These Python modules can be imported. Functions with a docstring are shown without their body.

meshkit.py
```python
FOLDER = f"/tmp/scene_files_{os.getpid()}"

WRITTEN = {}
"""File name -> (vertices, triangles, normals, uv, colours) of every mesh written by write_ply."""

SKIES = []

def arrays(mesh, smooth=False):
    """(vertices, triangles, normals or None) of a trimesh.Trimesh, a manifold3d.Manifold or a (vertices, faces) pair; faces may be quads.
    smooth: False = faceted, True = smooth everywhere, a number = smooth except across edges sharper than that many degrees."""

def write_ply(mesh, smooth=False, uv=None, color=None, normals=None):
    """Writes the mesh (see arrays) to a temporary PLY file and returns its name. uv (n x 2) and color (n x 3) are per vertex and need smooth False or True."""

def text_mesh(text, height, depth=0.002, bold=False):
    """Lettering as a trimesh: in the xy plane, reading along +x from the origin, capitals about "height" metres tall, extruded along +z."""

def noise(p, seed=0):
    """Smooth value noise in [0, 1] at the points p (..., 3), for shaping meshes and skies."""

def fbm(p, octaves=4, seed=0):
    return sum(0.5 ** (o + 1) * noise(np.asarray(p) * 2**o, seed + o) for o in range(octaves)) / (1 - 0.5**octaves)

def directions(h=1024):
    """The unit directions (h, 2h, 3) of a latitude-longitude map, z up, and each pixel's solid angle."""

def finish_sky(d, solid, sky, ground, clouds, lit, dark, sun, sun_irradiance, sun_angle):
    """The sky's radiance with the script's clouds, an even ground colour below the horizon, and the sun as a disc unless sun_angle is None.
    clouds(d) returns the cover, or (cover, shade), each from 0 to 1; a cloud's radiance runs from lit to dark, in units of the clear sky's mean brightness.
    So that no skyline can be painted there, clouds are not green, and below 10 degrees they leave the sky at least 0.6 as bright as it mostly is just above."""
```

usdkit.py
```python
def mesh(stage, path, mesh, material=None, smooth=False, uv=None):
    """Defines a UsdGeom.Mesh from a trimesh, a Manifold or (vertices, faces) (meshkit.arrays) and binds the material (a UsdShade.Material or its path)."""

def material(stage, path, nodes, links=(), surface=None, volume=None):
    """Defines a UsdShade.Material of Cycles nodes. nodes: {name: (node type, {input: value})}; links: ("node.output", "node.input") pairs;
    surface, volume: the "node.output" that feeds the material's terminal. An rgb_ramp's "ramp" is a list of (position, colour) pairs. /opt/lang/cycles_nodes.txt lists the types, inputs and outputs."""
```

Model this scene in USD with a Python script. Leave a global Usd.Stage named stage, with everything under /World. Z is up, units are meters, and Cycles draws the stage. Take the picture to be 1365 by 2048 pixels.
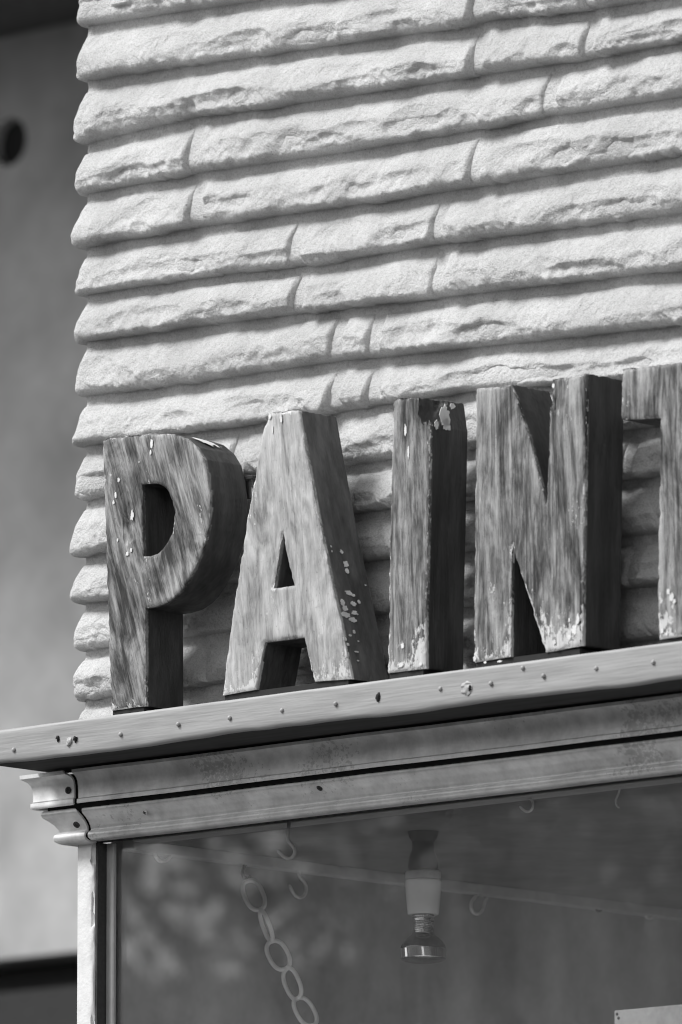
import math, random
import numpy as np, trimesh, manifold3d, shapely
from shapely.geometry import Polygon, Point
from shapely.ops import triangulate as _tri
from pxr import Usd, UsdGeom, UsdLux, UsdShade, Gf, Sdf, Vt
import usdkit, meshkit
from meshkit import fbm, noise

stage = Usd.Stage.CreateInMemory()
UsdGeom.SetStageUpAxis(stage, 'Z')
UsdGeom.Xform.Define(stage, '/World')
UsdGeom.Scope.Define(stage, '/World/Looks')
PI = math.pi

# ------------------------------------------------------------------ camera
YAW, PITCH = math.radians(43.0), math.radians(9.2)
FPX = 300 / 24 * 1365                       # focal length in photograph pixels
F = np.array([-math.sin(YAW) * math.cos(PITCH), math.cos(YAW) * math.cos(PITCH), math.sin(PITCH)])
R = np.array([math.cos(YAW), math.sin(YAW), 0.0])
U = np.cross(R, F)
def ray(px, py):
    return F + (px - 682.5) / FPX * R + (1024 - py) / FPX * U
ZS, YS = 3.60, -0.13                        # shelf top height and shelf front plane
DIST = FPX / 1460
CAM = np.array([0.0, YS, ZS]) - ray(222, 1430) * DIST
def at(px, py, y):                          # measuring: a pixel of the photograph to a point on a vertical plane
    d = ray(px, py); return CAM + d * ((y - CAM[1]) / d[1])
def at_z(px, py, z):
    d = ray(px, py); return CAM + d * ((z - CAM[2]) / d[2])
def at_x(px, py, x):
    d = ray(px, py); return CAM + d * ((x - CAM[0]) / d[0])

cam = UsdGeom.Camera.Define(stage, '/World/camera')
M = np.eye(4); M[0, :3], M[1, :3], M[2, :3], M[3, :3] = R, U, -F, CAM
cam.AddTransformOp().Set(Gf.Matrix4d(M.tolist()))
cam.CreateFocalLengthAttr(300.0); cam.CreateHorizontalApertureAttr(24.0); cam.CreateVerticalApertureAttr(36.0)
cam.CreateFStopAttr(7.0); cam.CreateFocusDistanceAttr(DIST + 0.02)
cam.CreateClippingRangeAttr((0.05, 2000.0))
cam.CreateExposureAttr(1.38)

# ------------------------------------------------------------------ sky and sun (overcast, light from high on the left)
SUN = np.array([-0.50, -0.64, 0.92]); SUN /= np.linalg.norm(SUN)
ELEV, ROT = math.asin(SUN[2]), math.atan2(SUN[0], SUN[1])
sky_m = usdkit.material(stage, '/World/Looks/sky_air', {
    's': ('sky_texture', {'sky_type': 'single_scattering', 'sun_disc': False, 'sun_elevation': ELEV, 'sun_rotation': ROT}),
    'g': ('hsv', {'saturation': 0.0}),
    'b': ('background_shader', {'strength': 0.065})},
    [('s.color', 'g.color'), ('g.color', 'b.color')], surface='b.background')
dome = UsdLux.DomeLight.Define(stage, '/World/sky')
UsdShade.MaterialBindingAPI.Apply(dome.GetPrim()).Bind(sky_m)
dome.GetPrim().SetCustomDataByKey('kind', 'structure')
sun = UsdLux.DistantLight.Define(stage, '/World/sun')
sun.CreateIntensityAttr(0.38); sun.CreateAngleAttr(22.0); sun.CreateNormalizeAttr(True)
sun.CreateColorAttr(Gf.Vec3f(1, 1, 1))
z_ax = SUN; x_ax = np.cross([0, 0, 1], z_ax); x_ax /= np.linalg.norm(x_ax); y_ax = np.cross(z_ax, x_ax)
M = np.eye(4); M[0, :3], M[1, :3], M[2, :3] = x_ax, y_ax, z_ax
sun.AddTransformOp().Set(Gf.Matrix4d(M.tolist()))

# ------------------------------------------------------------------ helpers
_names = {}
def numbered(parent, name):
    k = _names.get((parent, name), 0); _names[(parent, name)] = k + 1
    return f'{parent}/{name}' if k == 0 else f'{parent}/{name}_{k:03d}'
def path_of(p): return '/World' if p is None else (p if isinstance(p, str) else str(p.GetPath()))
def tag(o, label=None, cat=None, group=None, kind=None):
    o = o.GetPrim() if hasattr(o, 'GetPrim') else o
    for k, v in (('label', label), ('category', cat), ('group', group), ('kind', kind)):
        if v: o.SetCustomDataByKey(k, v)
    return o
def thing(name, label, cat, loc=(0, 0, 0), group=None):
    x = UsdGeom.Xform.Define(stage, numbered('/World', name))
    x.AddTranslateOp().Set(Gf.Vec3d(*map(float, loc)))
    tag(x, label, cat, group); x.GetPrim().SetCustomDataByKey('_o', Gf.Vec3d(*map(float, loc)))
    ORIG[str(x.GetPath())] = np.array(loc, float)
    return x.GetPrim()
ORIG = {}
def obj(name, mesh, mat, parent=None, smooth=False, label=None, kind=None):
    """One Mesh prim; vertices are given in world coordinates and stored relative to their thing's base."""
    pp = path_of(parent)
    base = next((o for p, o in ORIG.items() if pp == p or pp.startswith(p + '/')), np.zeros(3))
    v, f, n = meshkit.arrays(mesh, False)
    me = usdkit.mesh(stage, numbered(pp, name), trimesh.Trimesh(v - base, f, process=False), MAT[mat] if isinstance(mat, str) else mat, smooth=smooth)
    tag(me, label, None, None, kind)
    return me.GetPrim()
def box(x0, x1, y0, y1, z0, z1, bev=0.0):
    if bev <= 0:
        m = trimesh.creation.box([x1 - x0, y1 - y0, z1 - z0]); m.apply_translation([(x0 + x1) / 2, (y0 + y1) / 2, (z0 + z1) / 2]); return m
    pts = [(x, y, z) for sx in (0, 1) for sy in (0, 1) for sz in (0, 1) for x, y, z in (
        ((x0, x1)[sx] + (bev, -bev)[sx], (y0, y1)[sy], (z0, z1)[sz]), ((x0, x1)[sx], (y0, y1)[sy] + (bev, -bev)[sy], (z0, z1)[sz]), ((x0, x1)[sx], (y0, y1)[sy], (z0, z1)[sz] + (bev, -bev)[sz]))]
    pts = []
    for sx in (0, 1):
        for sy in (0, 1):
            for sz in (0, 1):
                x, y, z = (x0, x1)[sx], (y0, y1)[sy], (z0, z1)[sz]
                dx, dy, dz = (bev, -bev)[sx], (bev, -bev)[sy], (bev, -bev)[sz]
                pts += [(x, y + dy, z + dz), (x + dx, y, z + dz), (x + dx, y + dy, z)]
    return trimesh.convex.convex_hull(np.array(pts))
def tube(points, radius, sides=10, closed=False):
    p = np.asarray(points, float); n = len(p)
    t = (np.roll(p, -1, 0) - np.roll(p, 1, 0)) if closed else np.gradient(p, axis=0)
    t /= np.linalg.norm(t, axis=1, keepdims=True)
    a = np.zeros_like(p); ref = np.array([0.31, 0.9, 0.12]) if abs(t[0] @ np.array([0.31, 0.9, 0.12])) < .9 else np.array([1.0, 0, 0])
    a[0] = ref - t[0] * (ref @ t[0]); a[0] /= np.linalg.norm(a[0])
    for i in range(1, n):
        a[i] = a[i - 1] - t[i] * (a[i - 1] @ t[i]); a[i] /= np.linalg.norm(a[i])
    b = np.cross(t, a); rr = np.broadcast_to(radius, (n,))
    ang = np.arange(sides) * 2 * PI / sides
    v = p[:, None] + rr[:, None, None] * (np.cos(ang)[None, :, None] * a[:, None] + np.sin(ang)[None, :, None] * b[:, None])
    m = n if closed else n - 1
    i, j = np.meshgrid(np.arange(m), np.arange(sides), indexing='ij')
    i2 = (i + 1) % n
    q = np.stack([i * sides + j, i * sides + (j + 1) % sides, i2 * sides + (j + 1) % sides, i2 * sides + j], -1).reshape(-1, 4)
    f = np.vstack([q[:, [0, 1, 2]], q[:, [0, 2, 3]]]); v = v.reshape(-1, 3)
    if not closed:
        v = np.vstack([v, p[:1], p[-1:]]); c0, c1 = len(v) - 2, len(v) - 1
        k = np.arange(sides); e = (n - 1) * sides
        f = np.vstack([f, np.stack([np.full(sides, c0), (k + 1) % sides, k], 1), np.stack([np.full(sides, c1), e + k, e + (k + 1) % sides], 1)])
    me = trimesh.Trimesh(v, f, process=False); 
    if me.volume < 0: me.invert()
    return me
def lathe(profile, center, n=40):
    """profile: (r, z) from bottom to top."""
    m = trimesh.creation.revolve(np.array(profile), sections=n); m.apply_translation(center); return m
def cat(*ms): return trimesh.util.concatenate(list(ms))
def smoothstep(a, b, x):
    t = np.clip((x - a) / (b - a), 0, 1); return t * t * (3 - 2 * t)

# ------------------------------------------------------------------ materials (the photograph is black and white: all greys)
MAT = {}
def g(v): return (v, v, v)
def mat(name, nodes, links, surface='p.BSDF'):
    MAT[name] = usdkit.material(stage, '/World/Looks/' + name, nodes, links, surface=surface); return MAT[name]
def plain(name, v, rough=0.6, metal=0.0, scale=30, amount=0.25, bump=0.0, bscale=300, stretch=(1, 1, 1), spec=0.5, spots=0.0):
    lo, hi = v * (1 - amount), min(0.9, v * (1 + amount))
    nodes = {'geo': ('geometry', {}), 'mp': ('mapping', {'scale': stretch}),
             'n': ('noise_texture', {'scale': scale, 'detail': 6, 'roughness': 0.65}),
             'r': ('rgb_ramp', {'ramp': [(0.3, g(lo)), (0.7, g(hi))]}),
             'n2': ('noise_texture', {'scale': bscale, 'detail': 3}),
             'bu': ('bump', {'strength': bump, 'distance': 0.002}),
             'p': ('principled_bsdf', {'roughness': rough, 'metallic': metal, 'specular_ior_level': spec})}
    links = [('geo.position', 'mp.vector'), ('mp.vector', 'n.vector'), ('n.fac', 'r.fac'), ('r.color', 'p.base_color'), ('mp.vector', 'n2.vector'), ('n2.fac', 'bu.height')]
    if bump: links.append(('bu.normal', 'p.normal'))
    if spots:                                  # rust and flaked spots gathered in patches
        nodes |= {'ns': ('noise_texture', {'scale': 150, 'detail': 5, 'roughness': 0.7}), 'nb': ('noise_texture', {'scale': 7, 'detail': 2}),
                  'sa': ('math', {'math_type': 'multiply_add', 'value2': 1.3}), 'sr': ('rgb_ramp', {'ramp': [(1.24, g(1.0)), (1.31, g(0.25))]}), 'sh': ('math', {'math_type': 'multiply', 'value2': 0.6}),
                  'sm': ('mix_color', {'blend_type': 'multiply', 'fac': spots})}
        nodes['sr'] = ('rgb_ramp', {'ramp': [(0.765, g(1.0)), (0.80, g(0.25))]})
        links = [l for l in links if l != ('r.color', 'p.base_color')] + [('geo.position', 'ns.vector'), ('geo.position', 'nb.vector'), ('nb.fac', 'sa.value1'), ('ns.fac', 'sa.value3'), ('sa.value', 'sh.value1'), ('sh.value', 'sr.fac'), ('r.color', 'sm.a'), ('sr.color', 'sm.b'), ('sm.result', 'p.base_color')]
    return mat(name, nodes, links)

# painted stucco of the stone wall: white, pitted, fine sandy grain, faint grime in blotches
mat('white_stucco', {
    'geo': ('geometry', {}),
    'n1': ('noise_texture', {'scale': 9, 'detail': 5, 'roughness': 0.6}),
    'r1': ('rgb_ramp', {'ramp': [(0.30, g(0.46)), (0.62, g(0.61))]}),
    'n2': ('noise_texture', {'scale': 380, 'detail': 4, 'roughness': 0.75}),
    'v': ('voronoi_texture', {'scale': 230, 'feature': 'f1'}),
    'rv': ('rgb_ramp', {'ramp': [(0.10, g(0.25)), (0.22, g(1.0))]}),
    'n3': ('noise_texture', {'scale': 26, 'detail': 3}),
    'r3': ('rgb_ramp', {'ramp': [(0.50, g(0.0)), (0.68, g(0.75))]}),
    'pit': ('mix_color', {'blend_type': 'multiply'}),
    'rg': ('rgb_ramp', {'ramp': [(0.30, g(0.66)), (0.55, g(1.0))]}),
    'gr': ('mix_color', {'blend_type': 'multiply', 'fac': 1.0}),
    'b1': ('bump', {'strength': 0.8, 'distance': 0.0018}),
    'n4': ('noise_texture', {'scale': 95, 'detail': 4, 'roughness': 0.6}),
    'b2': ('bump', {'strength': 0.7, 'distance': 0.0045}),
    'p': ('principled_bsdf', {'roughness': 0.62, 'specular_ior_level': 0.35})},
    [('geo.position', 'n1.vector'), ('geo.position', 'n2.vector'), ('geo.position', 'v.vector'), ('geo.position', 'n3.vector'), ('geo.position', 'n4.vector'),
     ('n1.fac', 'r1.fac'), ('v.distance', 'rv.fac'), ('n3.fac', 'r3.fac'), ('r3.color', 'pit.fac'), ('r1.color', 'pit.a'), ('rv.color', 'pit.b'),
     ('n2.fac', 'rg.fac'), ('pit.result', 'gr.a'), ('rg.color', 'gr.b'), ('gr.result', 'p.base_color'),
     ('n4.fac', 'b2.height'), ('n2.fac', 'b1.height'), ('b2.normal', 'b1.normal'), ('b1.normal', 'p.normal')])

def wood(name, angle, fine, light, dark, side, w, bias=0.0, crack=0.7, white=0.66):
    """Weathered painted timber: streaks along the grain over broad stains (w weighs long streaks, broad streaks, fibres, stains), pale bare chips where 'wear' is high; 'front' is 1 on the weathered faces, the rest take a darker colour for shade."""
    off = 0.5 + bias - 0.5 * sum(w)
    return mat(name, {
        'geo': ('geometry', {}), 'ro': ('vector_rotate', {'rotate_type': 'y_axis', 'angle': angle}),
        'm1': ('mapping', {'scale': (fine, fine, 8)}), 'm2': ('mapping', {'scale': (60, 60, 6)}), 'm3': ('mapping', {'scale': (210, 210, 85)}),
        'm4': ('mapping', {'scale': (560, 560, 60)}), 'm5': ('mapping', {'scale': (19, 19, 6)}), 'm6': ('mapping', {'scale': (300, 300, 190)}), 'm7': ('mapping', {'scale': (120, 120, 8)}), 'n7': ('noise_texture', {'scale': 1, 'detail': 3, 'roughness': 0.6, 'distortion': 0.6}),
        'ck': ('rgb_ramp', {'ramp': [(0.462, g(1.0)), (0.470, g(0.22)), (0.478, g(1.0)), (0.555, g(1.0)), (0.563, g(0.3)), (0.569, g(1.0))]}), 'c4': ('mix_color', {'blend_type': 'multiply', 'fac': crack}),
        'n1': ('noise_texture', {'scale': 1, 'detail': 7, 'roughness': 0.68, 'distortion': 0.8}),
        'n2': ('noise_texture', {'scale': 1, 'detail': 5, 'roughness': 0.6, 'distortion': 1.2}),
        'n3': ('noise_texture', {'scale': 1, 'detail': 5, 'roughness': 0.7}),
        'n4': ('noise_texture', {'scale': 1, 'detail': 3, 'roughness': 0.6}),
        'n5': ('noise_texture', {'scale': 1, 'detail': 5, 'roughness': 0.6, 'distortion': 1.5}),
        'n6': ('noise_texture', {'scale': 1, 'detail': 4, 'roughness': 0.75}),
        's1': ('math', {'math_type': 'multiply_add', 'value2': w[0], 'value3': off}), 's2': ('math', {'math_type': 'multiply_add', 'value2': w[1]}),
        's4': ('math', {'math_type': 'multiply_add', 'value2': w[2]}), 's5': ('math', {'math_type': 'multiply_add', 'value2': w[3]}),
        'r1': ('rgb_ramp', {'ramp': [(0.02, g(dark)), (0.33, g(0.30 * light + 0.45 * dark)), (0.60, g(0.72 * light)), (0.98, g(light * 1.15))]}),
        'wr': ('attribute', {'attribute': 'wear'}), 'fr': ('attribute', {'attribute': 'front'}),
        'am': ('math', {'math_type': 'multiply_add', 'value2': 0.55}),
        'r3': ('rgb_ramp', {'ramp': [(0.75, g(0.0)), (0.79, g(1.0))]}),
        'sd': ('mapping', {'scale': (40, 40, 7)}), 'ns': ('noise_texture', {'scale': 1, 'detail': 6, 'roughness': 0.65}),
        'rs': ('rgb_ramp', {'ramp': [(0.32, g(side * 0.5)), (0.5, g(side * 1.1)), (0.7, g(side * 2.0))]}),  # sides coloured darker than the fronts, deepening shade there and in the counters
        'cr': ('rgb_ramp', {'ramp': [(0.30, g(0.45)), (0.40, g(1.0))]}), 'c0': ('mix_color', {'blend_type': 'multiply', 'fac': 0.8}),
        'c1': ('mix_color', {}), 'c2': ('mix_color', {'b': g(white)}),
        'b1': ('bump', {'strength': 0.8, 'distance': 0.0028}),
        'b2': ('bump', {'strength': 0.6, 'distance': 0.002}),
        'p': ('principled_bsdf', {'roughness': 0.58, 'specular_ior_level': 0.4})},
        [('geo.position', 'ro.vector')] + [(f'ro.vector', f'm{i}.vector') for i in range(1, 8)] + [(f'm{i}.vector', f'n{i}.vector') for i in range(1, 8)] + [
         ('geo.position', 'sd.vector'), ('sd.vector', 'ns.vector'),
         ('n1.fac', 's1.value1'), ('n2.fac', 's2.value1'), ('s1.value', 's2.value3'), ('n4.fac', 's4.value1'), ('s2.value', 's4.value3'), ('n5.fac', 's5.value1'), ('s4.value', 's5.value3'),
         ('s5.value', 'r1.fac'), ('ns.fac', 'rs.fac'), ('n6.fac', 'cr.fac'), ('r1.color', 'c0.a'), ('cr.color', 'c0.b'),
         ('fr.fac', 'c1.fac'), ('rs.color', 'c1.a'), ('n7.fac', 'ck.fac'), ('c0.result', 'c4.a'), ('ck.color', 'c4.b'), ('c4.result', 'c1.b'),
         ('wr.fac', 'am.value1'), ('n3.fac', 'am.value3'), ('am.value', 'r3.fac'), ('r3.color', 'c2.fac'), ('c1.result', 'c2.a'), ('c2.result', 'p.base_color'),
         ('n1.fac', 'b1.height'), ('b1.normal', 'b2.normal'), ('r3.color', 'b2.height'), ('b2.normal', 'p.normal')])
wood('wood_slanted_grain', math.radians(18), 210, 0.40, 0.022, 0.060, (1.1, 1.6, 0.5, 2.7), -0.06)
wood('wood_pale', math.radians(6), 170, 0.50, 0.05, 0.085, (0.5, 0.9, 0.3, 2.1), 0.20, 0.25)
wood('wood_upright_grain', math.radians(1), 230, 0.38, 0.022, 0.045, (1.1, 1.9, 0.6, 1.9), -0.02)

plain('shelf_paint', 0.34, rough=0.5, scale=1, amount=0.12, bump=0.22, bscale=1, stretch=(14, 14, 260))
plain('moulding_metal', 0.72, rough=0.36, metal=0.2, scale=22, amount=0.28, bump=0.10, bscale=160, spots=0.4)
plain('cap_metal', 0.74, rough=0.36, metal=0.2, scale=30, amount=0.22, bump=0.10, bscale=160)
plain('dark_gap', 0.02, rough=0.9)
plain('dark_timber', 0.04, rough=0.9, scale=8, amount=0.4, stretch=(1, 12, 12))
plain('screw_metal', 0.22, rough=0.5, metal=0.3)
plain('grime_and_shade', 0.05, rough=0.95, scale=200)  # dirty screw heads, and the shade coloured into the post reveal
plain('white_paint', 0.78, rough=0.5, scale=60, amount=0.08, bump=0.3, bscale=250)
plain('flake_white', 0.78, rough=0.6)
plain('bare_edge', 0.10, rough=0.8)
plain('stop_paint', 0.42, rough=0.5, scale=40, amount=0.12)
plain('ceiling_board', 0.17, rough=0.7, scale=7, amount=0.3)
plain('rail_paint', 0.45, rough=0.6, scale=25, amount=0.15)
plain('inner_wall_paint', 0.30, rough=0.7, scale=5, amount=0.35)
plain('inner_dark_board', 0.09, rough=0.7, scale=8, amount=0.35)
plain('zinc', 0.75, rough=0.35, metal=0.3, scale=90, amount=0.2)
plain('hook_grey', 0.28, rough=0.5)
plain('dull_wire', 0.03, rough=0.5, metal=0.4)
plain('chain_plastic', 0.88, rough=0.45, scale=60, amount=0.08)
plain('porcelain', 0.88, rough=0.25, scale=20, amount=0.05)
plain('mount_grey', 0.05, rough=0.5)
plain('dark_bakelite', 0.05, rough=0.35)
plain('lamp_thread', 0.70, rough=0.22, metal=1.0, scale=40, amount=0.06)
plain('lamp_silver', 0.75, rough=0.08, metal=1.0, scale=20, amount=0.03)
plain('lamp_dark', 0.10, rough=0.12, metal=1.0)
plain('card_white', 0.45, rough=0.6)
plain('far_render', 0.49, rough=0.8, scale=3.5, amount=0.3, bump=0.2, bscale=60)
plain('far_facade', 0.11, rough=0.9, scale=0.8, amount=0.5)
plain('far_dark', 0.02, rough=0.9)
plain('far_grey', 0.02, rough=0.8)
plain('soffit_paint', 0.10, rough=0.8)
plain('bark', 0.08, rough=0.9)
plain('leaf', 0.06, rough=0.6)
plain('paving', 0.06, rough=0.9, scale=3)
mat('dusty_glass', {
    'geo': ('geometry', {}), 'm': ('mapping', {'rotation': (0, 0.6, 0), 'scale': (7, 7, 2.2)}),
    'n': ('noise_texture', {'scale': 1, 'detail': 6, 'roughness': 0.6, 'distortion': 0.4}),
    'nf': ('noise_texture', {'scale': 260, 'detail': 4, 'roughness': 0.7}),
    'ad': ('math', {'math_type': 'multiply_add', 'value2': 0.35}),
    'mr': ('map_range', {'from_min': 0.42, 'from_max': 0.95, 'to_min': 0.006, 'to_max': 0.06, 'clamp': True}),
    't': ('transparent_bsdf', {'color': g(0.95)}), 'gl': ('glossy_bsdf', {'roughness': 0.0, 'color': g(1.0)}), 'io': ('mix_float', {'a': 1.5, 'b': 1 / 1.5}), 'fr': ('fresnel', {'IOR': 1.5}),
    'pane': ('mix_closure', {}), 'd': ('diffuse_bsdf', {'color': g(0.6)}), 'o': ('mix_closure', {})},
    [('geo.position', 'm.vector'), ('m.vector', 'n.vector'), ('geo.position', 'nf.vector'), ('nf.fac', 'ad.value1'), ('n.fac', 'ad.value3'), ('ad.value', 'mr.value'),
     ('geo.backfacing', 'io.fac'), ('io.result', 'fr.IOR'), ('fr.fac', 'pane.fac'), ('t.BSDF', 'pane.closure1'), ('gl.BSDF', 'pane.closure2'),
     ('mr.result', 'o.fac'), ('pane.closure', 'o.closure1'), ('d.BSDF', 'o.closure2')], surface='o.closure')

# ------------------------------------------------------------------ ground
gr = obj('pavement', trimesh.Trimesh([[-300, -300, 0], [300, -300, 0], [300, 300, 0], [-300, 300, 0]], [[0, 1, 2], [0, 2, 3]]), 'paving'); tag(gr, kind='structure')

# ------------------------------------------------------------------ the other side of the street (seen only as a reflection in the glass)
def mirrored(px, py, depth):                   # where the pane's mirror image of a pixel meets the plane y = -depth
    p = at(px, py, 0.0705); d = ray(px, py) * [1, -1, 1]
    return p + d * ((-depth - p[1]) / d[1])
TOP = mirrored(300, 1965, 16.2)[2]
ter = thing('terraced_house', 'long dull terraced house across the street, behind the camera', 'house', (-10, -16.5, 0))
obj('wall', box(-34, 12, -24, -16.5, 0, TOP - 0.3), 'far_facade', ter)
obj('roof', box(-34.3, 12.3, -24.3, -16.2, TOP - 0.299, TOP), 'far_grey', ter)
for i in range(15):
    for zf in (1.0,):
        w = obj('window', box(-33 + 3.0 * i, -31.6 + 3.0 * i, -16.49, -16.44, zf, zf + 1.9), 'white_paint', ter)
        obj('pane', box(-32.9 + 3.0 * i, -31.7 + 3.0 * i, -16.439, -16.43, zf + 0.1, zf + 1.8), 'dark_bakelite', w)

tree = thing('street_tree', 'loose leafy street tree across the road, a blurred reflection in the pane', 'tree', (-12.4, -14.6, 0))
obj('trunk', tube([[-12.4, -14.6, 0], [-12.45, -14.6, 2], [-12.35, -14.5, 3.8], [-12.5, -14.7, 5.5]], [0.2, 0.16, 0.13, 0.07]), 'bark', tree, smooth=True)
for q in range(7):
    aq = q * 0.9 + 0.3
    obj('limb', tube([[-12.4, -14.55, 3.2 + 0.25 * q], [-12.4 + 0.8 * math.cos(aq), -14.55 + 0.8 * math.sin(aq), 4.2 + 0.25 * q], [-12.4 + 1.9 * math.cos(aq), -14.55 + 1.9 * math.sin(aq), 5.4 + 0.3 * q]], [0.07, 0.05, 0.02], 6), 'bark', tree, smooth=True)
tr = np.random.default_rng(11)
cc = tr.normal(size=(200, 3)) * [0.80, 0.9, 0.70] + [-12.15, -14.6, 5.2]
lc = cc[tr.integers(0, 200, 9000)] + tr.normal(size=(9000, 3)) * 0.36
la, lb_ = tr.normal(size=(9000, 3)), tr.normal(size=(9000, 3))
la /= np.linalg.norm(la, axis=1, keepdims=True); lb_ -= la * (la * lb_).sum(1, keepdims=True); lb_ /= np.linalg.norm(lb_, axis=1, keepdims=True)
lv = np.stack([lc - la * 0.07, lc + lb_ * 0.03, lc + la * 0.07, lc - lb_ * 0.03], 1).reshape(-1, 3); li = np.arange(9000)[:, None] * 4
obj('crown', trimesh.Trimesh(lv, np.vstack([li + [0, 1, 2], li + [0, 2, 3]]), process=False), 'leaf', tree)

wing = thing('added_shade_house', 'tall dark house added beyond the frame on the right to shade the right hand sides', 'house', (4.6, -4.6, 0))  # unseen house, added to keep sky light off the right-hand faces
obj('wall', box(4.6, 9, -4.0, 0.6, 0, 9.5), 'far_facade', wing)
obj('roof', box(4.4, 9.2, -4.2, 0.8, 9.51, 9.8), 'far_grey', wing)
for zf in (1.0, 4.2, 6.8):
    for yf_ in (-3.2, -1.4):
        w = obj('window', box(4.54, 4.59, yf_, yf_ + 0.9, zf, zf + 1.5), 'white_paint', wing)
        obj('pane', box(4.53, 4.539, yf_ + 0.08, yf_ + 0.82, zf + 0.08, zf + 1.42), 'dark_bakelite', w)

# ------------------------------------------------------------------ the neighbouring house, far left, out of focus
YN = 5.0
zz = lambda py: at(70, py, YN)[2]
house = thing('neighbouring_house', 'pale rendered house wall with dark eave, out of focus behind the left corner', 'building', (at(70, 1000, YN)[0], YN, 0))
xn0, xn1 = at(70, 1000, YN)[0] - 4, at(70, 1000, YN)[0] + 6.5
z_low, z_band, z_eave = zz(1912), zz(1990), zz(60)
hc = at(18, 283, YN); hr = 42 / 1150
wallp = Polygon([(xn0, z_low), (xn1, z_low), (xn1, z_eave), (xn0, z_eave)]).difference(Point(hc[0], hc[2]).buffer(0.056, 24))
wm = trimesh.creation.extrude_polygon(wallp, 0.25, engine='earcut')
wm.vertices = np.stack([wm.vertices[:, 0], YN + wm.vertices[:, 2], wm.vertices[:, 1]], 1); wm.invert()
obj('wall', wm, 'far_render', house)
obj('vent_hole', cat(tube([[hc[0], YN + 0.03, hc[2]], [hc[0], YN + 0.2, hc[2]]], 0.055, 24)), 'far_dark', house)
c2 = at(26, 415, YN)
st = trimesh.creation.icosphere(3, 1.0); st.vertices *= [0.022, 0.008, 0.034]; st.vertices += (fbm(st.vertices * 60, 3) - .5)[:, None] * 0.012; st.apply_translation([c2[0], YN, c2[2]])
st2 = trimesh.creation.icosphere(3, 1.0); st2.vertices *= [0.012, 0.006, 0.012]; c3 = at(42, 440, YN); st2.apply_translation([c3[0], YN, c3[2]])
obj('shop_front', box(xn0, xn1, YN + 0.12, YN + 0.25, 0, z_low - 0.004), 'far_dark', house)
obj('ledge', box(xn0, xn1, YN - 0.08, YN + 0.118, z_band - 0.2, z_band), 'far_grey', house)
obj('eave', box(xn0, xn1, YN - 1.2, YN + 0.4, z_eave + 0.003, z_eave + 0.16), 'soffit_paint', house)

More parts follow.
